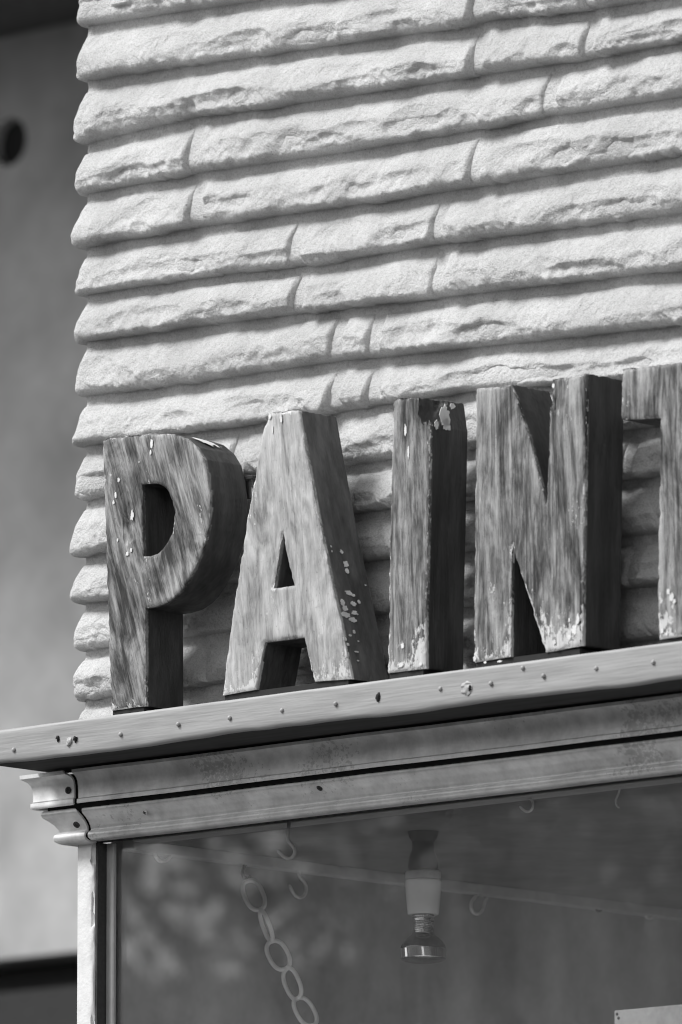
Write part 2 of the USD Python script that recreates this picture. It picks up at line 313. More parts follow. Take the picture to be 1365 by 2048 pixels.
# ------------------------------------------------------------------ stone wall: rows of sculpted stones read off the photograph
JOINTS = {  # bottom joint of every row, in photograph pixels
    0: [(144, 72), (400, 33), (580, 8), (950, -42), (1365, -98)],
    1: [(154, 180), (359, 151), (665, 108), (947, 67), (985, 56), (1190, 35), (1365, 8)],
    2: [(164, 308), (390, 250), (665, 213), (947, 169), (1180, 133), (1365, 97)],
    3: [(159, 405), (400, 362), (700, 320), (947, 277), (1100, 248), (1365, 210)],
    4: [(159, 513), (400, 470), (665, 433), (952, 392), (1365, 328)],
    5: [(149, 608), (400, 570), (595, 549), (665, 541), (870, 505), (1365, 444)],
    6: [(143, 700), (395, 668), (590, 643), (665, 634), (870, 613), (1365, 557)],
    7: [(144, 813), (400, 780), (602, 750), (690, 737), (757, 732), (1365, 668)],
    8: [(146, 910), (525, 861), (680, 840), (757, 825), (952, 795), (1365, 765)],
    9: [(151, 1018), (783, 936), (947, 915), (1365, 862)],
    10: [(164, 1128), (783, 1031), (947, 1016), (1300, 969), (1365, 962)],
    11: [(159, 1223), (400, 1190), (778, 1133), (947, 1118), (1316, 1084), (1365, 1080)],
    12: [(154, 1317), (420, 1283), (775, 1243), (947, 1228), (1311, 1187), (1365, 1182)],
    13: [(154, 1417), (420, 1385), (775, 1345), (947, 1325), (1365, 1290)]}
for k in range(1, 5):
    JOINTS[-k] = [(x, y - 104 * k) for x, y in JOINTS[0]]
JOINTS[14] = [(x, y + 100) for x, y in JOINTS[13]]
VJ = {0: [398, 955, 1190], 1: [962, 1187], 2: [962, 1186], 3: [392, 1106], 4: [396, 958], 5: [597, 883], 6: [604, 883], 7: [680, 755], 8: [676, 754],
      9: [480, 1000], 10: [700, 1262], 11: [560, 1010], 12: [690, 1275], 13: [428, 900], 14: [620, 1150], -1: [540, 1110], -2: [700, 1250], -3: [430, 930]}
Xof = lambda px, py: at(px, py, 0.0)[0]
XL = at(160, 1200, 0.0)[0]                    # left corner of the pillar
XR = at(1365, 700, 0.0)[0] + 0.55
def curve(k):
    p = np.array([at(x, y, 0.0) for x, y in JOINTS[k]])
    xs, zs = p[:, 0], p[:, 2]
    sl = (zs[-1] - zs[0]) / (xs[-1] - xs[0]) * 0.3
    xs = np.r_[xs[0] - 1, xs, xs[-1] + 1.5]; zs = np.r_[zs[0], zs, zs[-1] + sl * 1.5]
    return lambda x: np.interp(x, xs, zs)
CUR = {k: curve(k) for k in JOINTS}
RC = 0.016
ARC = RC * PI / 2
SIDE = 0.16
def frame(s):
    """Path coordinate s (0 = end of the corner arc on the front) to base point and outward normal."""
    s = np.asarray(s, float)
    a = np.clip(-s / RC, 0, PI / 2)
    nx, ny = -np.sin(a), -np.cos(a)
    bx = np.where(s >= 0, XL + RC + s, XL + RC + RC * nx)
    by = np.where(s < -ARC, RC + (-s - ARC), RC + RC * ny)
    return bx, by, nx, ny
HB = 0.0255
def prof(t):                                   # 0 = top of the row, 1 = its bottom joint
    t = np.clip(t, 0, 1)
    up = 1 - (1 - np.clip((t - 0.02) / 0.66, 0, 1)) ** 1.7
    dn = np.sqrt(np.clip(1 - np.clip((t - 0.68) / 0.16, 0, 1) ** 2.0, 0, 1))
    return np.where(t < 0.68, up, dn)
def row_z(k, x, t):
    zt, zb = CUR[k - 1](x), CUR[k](x)
    return zt + (zb - zt) * t, (zt - zb)
def grid_mesh(ns, nt):
    i, j = np.meshgrid(np.arange(ns - 1), np.arange(nt - 1), indexing='ij')
    a = i * nt + j
    return np.stack([a, a + 1, a + nt + 1, a + nt], -1).reshape(-1, 4)
def to_world(s, z, h, droop=0.16):
    bx, by, nx, ny = frame(s)
    return np.stack([bx + nx * h, by + ny * h, z - droop * np.maximum(h, 0)], -1).reshape(-1, 3)

stone_wall = thing('stone_wall', 'white painted wall of rough split-faced stone courses above the display case', 'wall', (XL, 0, ZS))
# bed mortar behind the stones, as one sheet following the courses
S0, S1 = -ARC - SIDE, XR - XL - RC
rows = sorted(k for k in JOINTS if k - 1 in JOINTS)
ss = np.concatenate([np.linspace(S0, -ARC, 18)[:-1], np.linspace(-ARC, 0, 14)[:-1], np.arange(0, S1, 0.0042)])
vs, fs, off = [], [], 0
tt = np.linspace(0, 1, 26)
for k in rows:
    S, T = np.meshgrid(ss, tt, indexing='ij')
    bx = frame(S)[0]
    z, rh = row_z(k, np.maximum(bx, XL), T)
    q = np.stack([bx * 1.0, z, S], -1)
    h = HB * 0.64 * prof(T) + 0.004 * (fbm(q * 90, 4, 5) - 0.5) - 0.0015
    vs.append(to_world(S, z, h)); f = grid_mesh(len(ss), len(tt)); fs.append(f + off); off += len(vs[-1])
bed = trimesh.Trimesh(np.vstack(vs), np.vstack([x[:, [0, 1, 2]] for x in fs] + [x[:, [0, 2, 3]] for x in fs]), process=False)
obj('mortar_bed', bed, 'white_stucco', stone_wall, smooth=True)
ztop = CUR[rows[0] - 1](XL)
obj('wall_core', box(XL + 0.03, XR, 0.035, 0.30, ZS + 0.002, ztop - 0.02), 'grime_and_shade', stone_wall)

rng = np.random.default_rng(7)
def stone(k, px0, px1, seed):
    r = np.random.default_rng(seed)
    ym = np.mean([y for _, y in JOINTS[k]]) - 50
    pyy = lambda px: np.interp(px, [p[0] for p in JOINTS[k]], [p[1] for p in JOINTS[k]]) - 50
    s1 = (at(px1, pyy(px1), -0.01)[0] - XL - RC) if px1 is not None else S1
    s0 = (at(px0, pyy(px0), -0.01)[0] - XL - RC) if px0 is not None else S0
    s0, s1 = s0 + (0.0062 if px0 is not None else 0), s1 - (0.0062 if px1 is not None else 0)
    near = px1 is None or px0 is None or True
    step = 0.0024
    if px0 is None:
        sv = np.concatenate([np.linspace(s0, -ARC, 24)[:-1], np.linspace(-ARC, 0, 18)[:-1], np.arange(0, s1, step), [s1]])
    else:
        sv = np.append(np.arange(s0, s1, step), s1)
    tv = np.linspace(0.01, 0.99, 40)
    S, T = np.meshgrid(sv, tv, indexing='ij')
    bx = np.maximum(frame(S)[0], XL)
    lean = r.uniform(-0.003, 0.003)
    z, rh = row_z(k, bx, T)
    q = np.stack([S, z, np.full_like(S, seed * 1.37)], -1)
    # uneven course edges
    tw = T + 0.11 * (fbm(q * np.array([14, 5, 1]), 3, 1) - 0.5) + (0.07 * (fbm(q * np.array([45, 20, 1]), 3, 2) - 0.5) + 0.065 * (fbm(q * np.array([120, 40, 1]), 3, 22) - 0.5)) * smoothstep(0.3, 0.6, T)
    amp = HB * r.uniform(0.92, 1.14) * (0.86 + 0.3 * noise(np.stack([S * 9, S * 0, q[..., 2]], -1)))
    h = amp * prof(tw)
    # hollows broken out of the lower half, with a sharp upper rim
    L = s1 - s0
    for _ in range(int(L / 0.028)):
        cs, ct = r.uniform(s0, s1), r.choice([r.uniform(0.5, 0.85), r.uniform(0.15, 0.5)], p=[0.8, 0.2])
        w, hh, dep, ang = r.uniform(0.024, 0.095), r.uniform(0.14, 0.38), r.uniform(0.0015, 0.0058), r.uniform(-0.15, 0.35)
        if ct < 0.5: dep *= 0.35
        du, dv = (S - cs) / w, (T - ct) / hh
        du, dv = du + dv * math.tan(ang) * 1.5, dv
        wob = 1.0 * (fbm(q * np.array([32, 40, 1]) + cs, 3, 9) - 0.5)
        e = du * du + dv * dv + wob
        h = h - dep * np.clip(1 - e, 0, 1) ** 0.95 * (1 - 0.35 * np.clip(dv, -1, 1))
    # tooling wrinkles on the slant, strongest low on the stone
    uu = np.stack([(S + 0.6 * (z)) * 75, (z - 0.25 * S) * 30, q[..., 2]], -1)
    rid = 1 - np.abs(2 * fbm(uu, 3, 3) - 1)
    low = smoothstep(0.35, 0.75, T)
    pat = smoothstep(0.48, 0.62, fbm(q * np.array([11, 11, 1]) + 40, 2, 4))
    h += 0.0062 * (rid - 0.75) * (0.2 + low * (0.3 + pat))
    h += 0.0050 * (fbm(q * np.array([20, 34, 1]), 3, 16) - 0.5) * prof(tw) + 0.0030 * (fbm(q * 42, 4, 6) - 0.5) + 0.0024 * (fbm(q * 130, 4, 8) - 0.5)
    # ends sink into the upright joints
    if px0 is not None: h = h * smoothstep(-0.002, 0.010, S - s0 + 0.004 * (fbm(q * 60, 2, 11) - 0.5)) - 0.006 * (1 - smoothstep(0, 0.003, S - s0))
    if px1 is not None: h = h * smoothstep(-0.002, 0.010, s1 - S + 0.004 * (fbm(q * 60, 2, 12) - 0.5)) - 0.006 * (1 - smoothstep(0, 0.003, s1 - S))
    h = np.where((T < 0.02) | (T > 0.98), np.minimum(h, -0.003), h)
    h -= 0.0045 * (smoothstep(0.80, 0.88, tw) + smoothstep(0.06, 0.0, tw))
    h = h * (1 - 0.25 * smoothstep(0.03, -0.005, S))      # flatter where the stones turn the corner
    f = grid_mesh(len(sv), len(tv))
    return trimesh.Trimesh(to_world(S, z, h), np.vstack([f[:, [0, 1, 2]], f[:, [0, 2, 3]]]), process=False)
seed = 1
for k in rows:
    edges = [None] + VJ.get(k, []) + ([1480 + 37 * ((k * 7) % 5)] if k % 2 else []) + [None]
    for a, b in zip(edges[:-1], edges[1:]):
        seed += 1
        obj('stone', stone(k, a, b, seed), 'white_stucco', stone_wall, smooth=True)

# ------------------------------------------------------------------ display case: shelf, mouldings, post, glass, interior
X0 = at(70.5, 1600, 0.0)[0]                    # mitre line: a profile point at depth y turns the corner at x = X0 + y
XE = XR
case = thing('display_case', 'weathered glazed display case with moulded top and timber shelf under the white wall', 'display case', (X0, 0, ZS - 1.4))
XS0 = at(-43, 1531, YS)[0]
def strip(x0, x1, step, front_wave, zt, zb, y0, y1):
    """A board with a slightly wavy, softened front face."""
    xs = np.arange(x0, x1 + step, step); xs[-1] = x1
    prof_ = [(y1, zt), (y0 + 0.012, zt), (y0 + 0.0025, zt - 0.0004), (y0 + 0.0006, zt - 0.0018), (y0, zt - 0.005), (y0, zt - 0.012), (y0, zt - 0.020), (y0, zt - 0.028), (y0, zt - 0.036), (y0 + 0.0003, zb + 0.004), (y0 + 0.002, zb + 0.001), (y0 + 0.006, zb), (y1, zb)]
    v = []
    for x in xs:
        for i, (y, z) in enumerate(prof_):
            wv = fbm(np.array([x * 11, i * 0.45, 2.0]), 3, 3) - 0.5
            lo = 1.0 if i >= 9 else 0.0
            v.append((x, y + (0.003 * wv if 2 <= i <= 11 else 0), z + lo * 0.007 * (fbm(np.array([x * 7, 5.0, 1.0]), 3, 8) - 0.5)))
    n = len(prof_); f = []
    for i in range(len(xs) - 1):
        for j in range(n):
            a, b = i * n + j, i * n + (j + 1) % n
            f.append((a, a + n, b + n, b))
    v = np.array(v); f = np.array(f)
    tri = np.vstack([f[:, [0, 1, 2]], f[:, [0, 2, 3]]])
    e = np.arange(1, n - 1)
    tri = np.vstack([tri, np.stack([0 * e, e, e + 1], 1), np.stack([0 * e, e + 1, e], 1) + (len(xs) - 1) * n])
    m = trimesh.Trimesh(v, tri, process=False)
    if m.volume < 0: m.invert()
    return m
shelf = obj('shelf_fascia', strip(XS0, XE, 0.006, 1, ZS, ZS - 0.047, YS, YS + 0.012), 'shelf_paint', case, smooth=35)
obj('shelf_board', box(XS0, XE, YS + 0.0125, 0.03, ZS - 0.0435, ZS - 0.0005), 'dark_timber', case)
# slightly raised nail heads along its front, and a few old holes
def dome_at(c, r, h):
    m = trimesh.creation.icosphere(2, 1.0); m.vertices *= [r, h, r]; m.apply_translation(c); return m
for px, py in [(28, 1500), (242, 1469), (357, 1449), (460, 1436), (565, 1421), (672, 1408), (882, 1378), (983, 1367), (1088, 1352), (1194, 1337), (1308, 1325), (1047, 1336)]:
    c = at(px, py, YS); obj('nail_head', dome_at(c + [0, -0.0008, 0], 0.0032, 0.0026), 'shelf_paint', shelf, smooth=True)
for px, py, s in [(116, 1477, 1.0), (151, 1478, 1.0), (757, 1395, 1.3), (942, 1375, 0.8)]:
    c = at(px, py, YS); m = dome_at(c, 0.0030 * s, 0.0034); m.vertices += ((fbm(m.vertices * 400, 2, 3) - .5)[:, None] * [0.003, 0, 0.006]); m.vertices[:, 2] = c[2] + (m.vertices[:, 2] - c[2]) * 1.35
    obj('nail_hole', m, 'dark_gap', shelf, smooth=True)
for px, py, rr in [(138, 1483, 0.006), (934, 1377, 0.011)]:
    c = at(px, py, YS); m = trimesh.creation.icosphere(3, 1.0); m.vertices *= [rr, 0.002, rr * 0.9]; m.vertices += (fbm(m.vertices * 250, 2, 3) - .5)[:, None] * 0.004; m.apply_translation(c)
    obj('filler_patch', m, 'shelf_paint', shelf, smooth=True)

COVE = [(-0.0135, -0.0475), (-0.0135, -0.0518), (-0.0105, -0.0532), (-0.0068, -0.0556), (-0.0038, -0.0590), (-0.0018, -0.0632), (-0.0006, -0.0690), (0.0, -0.0760), (0.0, -0.0862), (-0.0008, -0.0873), (-0.0026, -0.0882), (-0.0028, -0.0930), (-0.0018, -0.0940)]
BEAD = [(0.0095, -0.0995), (0.0078, -0.1006), (0.0074, -0.1030), (0.0086, -0.1062), (0.0150, -0.1112), (0.0207, -0.1166), (0.0245, -0.1225), (0.0262, -0.1270), (0.0262, -0.1290),
        (0.0232, -0.1306), (0.0204, -0.1328), (0.0194, -0.1362), (0.0206, -0.1396), (0.0244, -0.1420), (0.0280, -0.1432), (0.0420, -0.1434)]
def densify(p, n=3):
    p = np.array(p); out = [p[0]]
    for a, b in zip(p[:-1], p[1:]):
        for i in range(1, n + 1): out.append(a + (b - a) * i / n)
    return np.array(out)
def inset(p, d):
    p = np.asarray(p, float); t = np.gradient(p, axis=0); t /= np.linalg.norm(t, axis=1, keepdims=True)
    nrm = np.stack([-t[:, 1], t[:, 0]], 1)      # the profile runs downwards: this points into the case (+y)
    return p + nrm * d
def sweep(prof_in, left, right, thick=0.004, step=0.02, dent=0.0):
    """Sheet of a moulding between x=left(y) and x=right(y, i), with thickness."""
    outer = densify(prof_in, 2); inner = inset(outer, thick)
    ring = np.vstack([outer, inner[::-1]]); n = len(ring); no = len(outer)
    m = max(2, int((right(0, no) - left(0)) / step) + 1)
    v = np.zeros((m, n, 3))
    for j, (y, z) in enumerate(ring):
        jj = j if j < no else 2 * no - 1 - j
        a, b = left(y), right(y, jj)
        v[:, j, 0] = np.linspace(a, b, m)
        v[:, j, 1], v[:, j, 2] = y, ZS + z
    if dent:
        q = v * np.array([9, 0, 14.0]); v[..., 1] += dent * (fbm(q, 3, 4) - 0.5); q = v * np.array([4, 0, 0.0]); v[..., 2] += dent * (fbm(q, 2, 6) - 0.5)
    i, j = np.meshgrid(np.arange(m - 1), np.arange(n), indexing='ij'); j2 = (j + 1) % n
    q = np.stack([i * n + j, (i + 1) * n + j, (i + 1) * n + j2, i * n + j2], -1).reshape(-1, 4)
    tri = [q[:, [0, 1, 2]], q[:, [0, 2, 3]]]
    for e in (0, (m - 1) * n):
        a = np.arange(no - 1)
        tri += [np.stack([e + a, e + a + 1, e + n - 2 - a], 1), np.stack([e + a, e + n - 2 - a, e + n - 1 - a], 1)]
    me = trimesh.Trimesh(v.reshape(-1, 3), np.vstack(tri), process=False)
    me.fix_normals() if len(me.faces) < 20000 else None
    if me.volume < 0: me.invert()
    return me
XC = at(152.5, 1590, 0.0)[0]
cove = obj('cove_moulding', sweep(COVE, lambda y: XC + 0.004, lambda y, i: XE, dent=0.0022), 'moulding_metal', case, smooth=40)
bead = obj('lower_moulding', sweep(BEAD, lambda y: XC + 0.0035, lambda y, i: XE, dent=0.0022), 'moulding_metal', case, smooth=40)
def cap_right(y, i):
    return XC - 0.0015 - 0.010 * max(0, 1 - i / 8.0) ** 2
def with_side(prof_in, off):
    """Corner cap: front piece up to the seam and a piece turning back along the left side."""
    p = inset(prof_in, -off)
    fr = sweep(p, lambda y: X0 + y, cap_right, thick=0.003)
    sd = sweep(p, lambda y: 0.0, lambda y, i: 0.06 - y, thick=0.003)
    sv = sd.vertices.copy(); yy = sv[:, 1].copy(); run = sv[:, 0].copy()
    sd.vertices = np.stack([X0 + yy, yy + run, sv[:, 2]], 1); 
    if sd.volume < 0: sd.invert()
    return cat(fr, sd)
cap1 = obj('corner_cap', with_side(COVE, 0.0022), 'cap_metal', case, smooth=40)
cap2 = obj('corner_cap', with_side(BEAD, 0.0018), 'cap_metal', case, smooth=40)
def screw_at(px, py, y, parent, r=0.0038, mt='screw_metal', tilt=0.0):
    c = at(px, py, y)
    head = trimesh.creation.cylinder(r, 0.0022, sections=20); head.apply_transform(trimesh.transformations.rotation_matrix(PI / 2, [1, 0, 0]))
    sl = cat(box(-r * .7, r * .7, -0.0016, -0.0008, -r * .16, r * .16), box(-r * .16, r * .16, -0.00162, -0.00082, -r * .7, r * .7))
    T = trimesh.transformations.rotation_matrix(tilt, [1, 0, 0]); T[:3, 3] = c
    head.apply_transform(T); sl.apply_transform(T)
    s = obj('screw', head, mt, parent, smooth=30); obj('slot', sl, 'dark_gap', s)
screw_at(136.5, 1581, -0.003, cap1, 0.0050, 'grime_and_shade')
screw_at(153, 1650, 0.014, cap2, 0.0050, 'grime_and_shade', 0.75)
screw_at(290, 1625, 0.0145, bead, 0.0040, 'zinc', 0.75)
screw_at(640, 1576, 0.0145, bead, 0.0046, 'grime_and_shade', 0.75)
screw_at(993, 1532, 0.0145, bead, 0.0046, 'grime_and_shade', 0.75)
screw_at(1347, 1482, 0.0145, bead, 0.0046, 'grime_and_shade', 0.75)
# core behind the mouldings, coloured near black as shade for the open joints
XP = X0 + 0.0425
obj('case_core', box(X0 + 0.013, XE, 0.012, 0.066, ZS - 0.104, ZS - 0.049), 'dark_gap', case)
obj('case_core', box(X0 + 0.034, XE, 0.034, 0.066, ZS - 0.142, ZS - 0.106), 'dark_gap', case)
ZB = ZS - 1.45                                  # bottom of the glazing, below the frame
pw = 0.0315
# the corner post with flaked paint on its right arris
pst = manifold3d.Manifold.cube([pw, 0.06, ZS - 0.1436 - ZB]).translate([XP, 0.0425, ZB]).refine_to_length(0.006)
mm = pst.to_mesh(); pv = np.array(mm.vert_properties[:, :3]); pf = np.array(mm.tri_verts)
arr = np.exp(-((XP + pw - pv[:, 0]) / 0.004) ** 2) * (pv[:, 1] < 0.044)
pv[:, 1] += arr * 0.006 * np.clip(fbm(pv * np.array([60, 1, 40]), 3, 2) - 0.42, 0, 1) * 3
pv[:, 0] -= arr * 0.007 * np.clip(fbm(pv * np.array([60, 1, 30]), 3, 5) - 0.45, 0, 1) * 3
post = obj('corner_post', trimesh.Trimesh(pv, pf, process=False), 'white_paint', case, smooth=30)
obj('reveal_shade', box(XP + pw + 0.0005, XP + pw + 0.004, 0.046, 0.0665, ZB, ZS - 0.1438), 'grime_and_shade', case)  # dark board put in for the shade in the recess beside the post
obj('glazing_stop', box(XP + pw + 0.0042, XP + pw + 0.0190, 0.0625, 0.0695, ZB, ZS - 0.1440, 0.0015), 'stop_paint', case)
obj('bottom_rail', box(XP, XE, 0.0425, 0.105, ZB - 0.12, ZB - 0.001), 'white_paint', case)
obj('plinth', box(XP + 0.01, XE, 0.055, 1.9, 0.0, ZB - 0.121), 'white_paint', case)
glass = obj('window_pane', box(XP + pw + 0.0045, XE, 0.0705, 0.0755, ZB, ZS - 0.1300), 'dusty_glass', case)
# interior
YI = 0.085
PXI = at(243, 1690, YI); XI, ZC = PXI[0], PXI[2] + 0.006
YB = 1.75
ceil = obj('ceiling', box(XI - 0.02, XE, YI + 0.02, YB, ZC, ZC + 0.02), 'ceiling_board', case)
obj('side_wall', box(XI - 0.02, XI, YI, YB, ZB, ZC - 0.0005), 'inner_wall_paint', case)
obj('back_wall', box(XI - 0.02, XE, YB + 0.001, YB + 0.03, ZB, ZC + 0.02), 'inner_wall_paint', case)
obj('right_wall', box(XE + 0.001, XE + 0.03, 0.05, YB + 0.03, ZB, ZC + 0.02), 'inner_wall_paint', case)
obj('floor_board', box(XI, XE, YI, YB, ZB - 0.02, ZB - 0.0005), 'white_paint', case)
obj('rear_cladding', box(XI - 0.05, XE, YB + 0.031, YB + 0.06, ZB, ztop), 'far_grey', case)
obj('case_roof', box(XI - 0.05, XE, 0.07, YB + 0.03, ZC + 0.021, ZC + 0.05), 'far_grey', case)
RAILH = 0.015
obj('wall_rail', box(XI + 0.0005, XI + 0.024, YI + 0.001, YB, ZC - RAILH, ZC - 0.0006, 0.001), 'rail_paint', case)
obj('front_batten', box(XI + 0.025, XE, YI - 0.004, YI + 0.035, at(700, 1641, YI + 0.03)[2], ZC - 0.0006, 0.001), 'rail_paint', case)
# dark lower board on the side wall and a pale pilaster near the glass
def on_side(px, py): return at_x(px, py, XI)

# ------------------------------------------------------------------ letters
def clean(pts, y):
    return [(p[0], p[2]) for p in (at(a, b, y) for a, b in pts)]
YF, DL = -0.126, 0.075
def sample_ring(c, step):
    c = np.array(c); c = c[:-1] if np.allclose(c[0], c[-1]) else c
    return c
def letter(name, outer, holes, mt, label, chips=(), wear_fn=None, bites=(), depth=DL, yf=YF):
    P = Polygon(clean(outer, yf), [clean(h, yf) for h in holes]).buffer(0)
    cs = manifold3d.CrossSection([np.array(P.exterior.coords)[:-1][::(1 if P.exterior.is_ccw else -1)]] + [np.array(h.coords)[:-1][::(-1 if h.is_ccw else 1)] for h in P.interiors], manifold3d.FillRule.EvenOdd)
    m = manifold3d.Manifold.extrude(cs, depth)
    m = m.transform(np.array([[1, 0, 0, 0], [0, 0, 1, yf], [0, 1, 0, 0]], float))
    if m.volume() < 0: pass
    for b in bites: m = m - b
    m = m.refine_to_length(0.0028)
    me = m.to_mesh(); v = np.array(me.vert_properties[:, :3], float); f = np.array(me.tri_verts)
    t = trimesh.Trimesh(v, f, process=False)
    if t.volume < 0: f = f[:, ::-1]
    d = shapely.distance(shapely.points(v[:, 0], v[:, 2]), P.boundary)
    front = v[:, 1] < yf + 1e-5
    zb, zt = P.bounds[1], P.bounds[3]
    lo, hi = np.exp(-(v[:, 2] - zb) / 0.03), np.exp(-(zt - v[:, 2]) / 0.02)
    n1 = fbm(v * 70, 4, 3); n2 = fbm(v * np.array([260, 260, 30]), 4, 5); n3 = fbm(v * 220, 3, 7)
    edge = np.exp(-d / 0.0016) * front
    v2 = v.copy()
    v2[:, 1] += edge * (0.0008 + 0.0030 * np.clip(n1 - 0.40, 0, 1) * 2 + 0.004 * np.maximum(lo, hi) * np.clip(n3 - 0.45, 0, 1) * 2)
    v2[:, 1] += front * (0.0016 * (0.5 - n2) + 0.0012 * (n1 - 0.5))
    # softened silhouettes: nudge the arris inwards with noise
    gx, gz = v[:, 0] - P.centroid.x, v[:, 2] - P.centroid.y
    v2[:, 0] += (n3 - 0.5) * 0.0012; v2[:, 2] += (n1 - 0.5) * 0.0012
    top = smoothstep(0.012, 0.0, zt - v[:, 2]); v2[:, 2] -= top * 0.004 * np.clip(n3 - 0.42, 0, 1) * 2
    o = obj(name, trimesh.Trimesh(v2, f, process=False), mt, None, smooth=38)
    pts = np.array(UsdGeom.Mesh(o).GetPointsAttr().Get())
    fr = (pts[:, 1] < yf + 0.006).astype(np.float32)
    dd = shapely.distance(shapely.points(pts[:, 0], pts[:, 2]), P.boundary)
    wear = 0.62 * np.exp(-(pts[:, 2] - zb) / 0.034) + 0.46 * np.exp(-dd / 0.0022)
    if wear_fn is not None: wear = wear_fn(pts, wear, zb, zt)
    wear = (wear + 0.28 * smoothstep(0.55, 0.70, fbm(pts * np.array([30, 30, 14]) + 7, 3, 31))) * fr
    api = UsdGeom.PrimvarsAPI(UsdGeom.Mesh(o))
    api.CreatePrimvar('wear', Sdf.ValueTypeNames.FloatArray, 'vertex').Set(Vt.FloatArray.FromNumpy(wear.astype(np.float32)))
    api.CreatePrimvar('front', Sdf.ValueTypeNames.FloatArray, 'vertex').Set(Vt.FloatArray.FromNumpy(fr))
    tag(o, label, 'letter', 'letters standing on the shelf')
    return o
P_out = [(205, 878), (250, 872), (305, 866), (346, 868), (372, 877), (393, 895), (407, 918), (415, 950), (419, 985), (419, 1020), (416, 1055), (409, 1084), (400, 1110), (388, 1137), (376, 1160), (361, 1182), (346, 1197), (329, 1208), (308, 1214), (290, 1217), (290.5, 1412), (222, 1421)]
P_hole = [(283, 969), (300, 967), (315, 967), (328, 973), (337, 984), (344, 1001), (348, 1025), (347, 1045), (343, 1065), (336, 1083), (326, 1098), (313, 1108), (300, 1112), (286, 1113)]
A_out = [(543, 823), (597, 820), (612, 905), (638, 1046), (662, 1160), (685, 1267), (702, 1358), (628, 1363), (609, 1275), (528, 1285), (511, 1379), (444, 1391), (462, 1250), (480, 1135), (499, 1010), (514, 930), (528, 852)]
A_hole = [(565, 1066), (588, 1171), (547, 1177)]
I_out = [(787, 803), (797, 797), (852, 793), (860, 850), (856, 1050), (852, 1200), (851, 1337), (776, 1346), (780, 1100)]
N_out = [(953, 777), (1023, 768), (1060, 880), (1093, 1010), (1098, 880), (1104, 758), (1173, 746), (1171, 900), (1167, 1120), (1165, 1291), (1091, 1305), (1058, 1195), (1024, 1090), (1022, 1200), (1021, 1313), (948, 1325), (950, 1050)]
T_out = [(1245, 737), (1310, 730), (1390, 721), (1505, 708), (1503, 812), (1424, 826), (1418, 1264), (1318, 1279), (1316, 1180), (1322, 836), (1243, 839)]
def blob(px, py, y, sx, sy, sz, sd):
    c = at(px, py, y); m = trimesh.creation.icosphere(3, 1.0)
    m.vertices *= (0.75 + 0.6 * fbm(m.vertices * 2.2 + sd, 3, sd))[:, None]
    m.vertices *= [sx, sy, sz]; m.apply_translation(c)
    return manifold3d.Manifold(manifold3d.Mesh(np.array(m.vertices, np.float32), np.array(m.faces, np.uint32)))
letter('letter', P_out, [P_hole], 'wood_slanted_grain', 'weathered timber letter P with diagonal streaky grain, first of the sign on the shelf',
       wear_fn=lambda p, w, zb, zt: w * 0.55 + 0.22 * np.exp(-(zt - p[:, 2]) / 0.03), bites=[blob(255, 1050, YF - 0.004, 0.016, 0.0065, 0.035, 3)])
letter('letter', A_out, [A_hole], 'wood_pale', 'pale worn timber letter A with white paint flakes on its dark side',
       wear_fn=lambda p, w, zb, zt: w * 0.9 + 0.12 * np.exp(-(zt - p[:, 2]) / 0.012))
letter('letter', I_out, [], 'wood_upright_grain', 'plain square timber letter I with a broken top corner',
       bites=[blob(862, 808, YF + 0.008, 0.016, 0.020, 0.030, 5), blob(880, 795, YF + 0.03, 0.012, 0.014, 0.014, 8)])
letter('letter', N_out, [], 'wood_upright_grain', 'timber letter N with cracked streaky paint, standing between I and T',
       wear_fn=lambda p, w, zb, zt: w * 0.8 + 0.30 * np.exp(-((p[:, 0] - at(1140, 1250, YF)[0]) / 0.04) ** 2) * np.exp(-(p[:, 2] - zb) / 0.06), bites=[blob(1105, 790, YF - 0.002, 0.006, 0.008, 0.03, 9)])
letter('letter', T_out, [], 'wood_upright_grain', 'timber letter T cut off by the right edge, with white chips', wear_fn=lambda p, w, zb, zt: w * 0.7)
# dark blocks under each letter
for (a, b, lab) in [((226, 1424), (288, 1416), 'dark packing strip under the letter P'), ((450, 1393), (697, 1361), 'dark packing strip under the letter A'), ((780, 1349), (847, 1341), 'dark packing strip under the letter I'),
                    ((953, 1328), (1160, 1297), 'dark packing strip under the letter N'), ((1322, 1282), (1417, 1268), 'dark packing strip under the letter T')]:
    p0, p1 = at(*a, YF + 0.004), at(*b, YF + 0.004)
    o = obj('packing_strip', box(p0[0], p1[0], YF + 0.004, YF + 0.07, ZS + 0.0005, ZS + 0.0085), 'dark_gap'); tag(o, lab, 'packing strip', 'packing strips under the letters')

# ------------------------------------------------------------------ flakes of old white paint still stuck to the letters
def flake_poly(w, h, sd, n=34):
    r = np.random.default_rng(sd); a = np.linspace(0, 2 * PI, n, endpoint=False)
    rad = 1 + 0.75 * (fbm(np.stack([np.cos(a) * 2.6, np.sin(a) * 2.6, np.full(n, sd * 3.1)], -1), 3, sd) - 0.5) * 2 * 0.95
    return Polygon(np.stack([np.cos(a) * w * rad, np.sin(a) * h * rad], -1)).buffer(0)
def on_plane(px, py, p0, nrm):
    d = ray(px, py); return CAM + d * (((p0 - CAM) @ nrm) / (d @ nrm))
def flake(px, py, w, h, p0, e1, e2, nrm, sd):
    c = on_plane(px, py, p0, nrm)
    P = flake_poly(w, h, sd)
    if P.geom_type != 'Polygon': P = max(P.geoms, key=lambda q: q.area)
    m = trimesh.creation.extrude_polygon(P, 0.0007, engine='earcut')
    v = m.vertices.copy(); m.vertices = c + v[:, :1] * e1 + v[:, 1:2] * e2 + (v[:, 2:] + 0.0002) * nrm
    if m.volume < 0: m.invert()
    return m
yax = np.array([0, 1.0, 0])
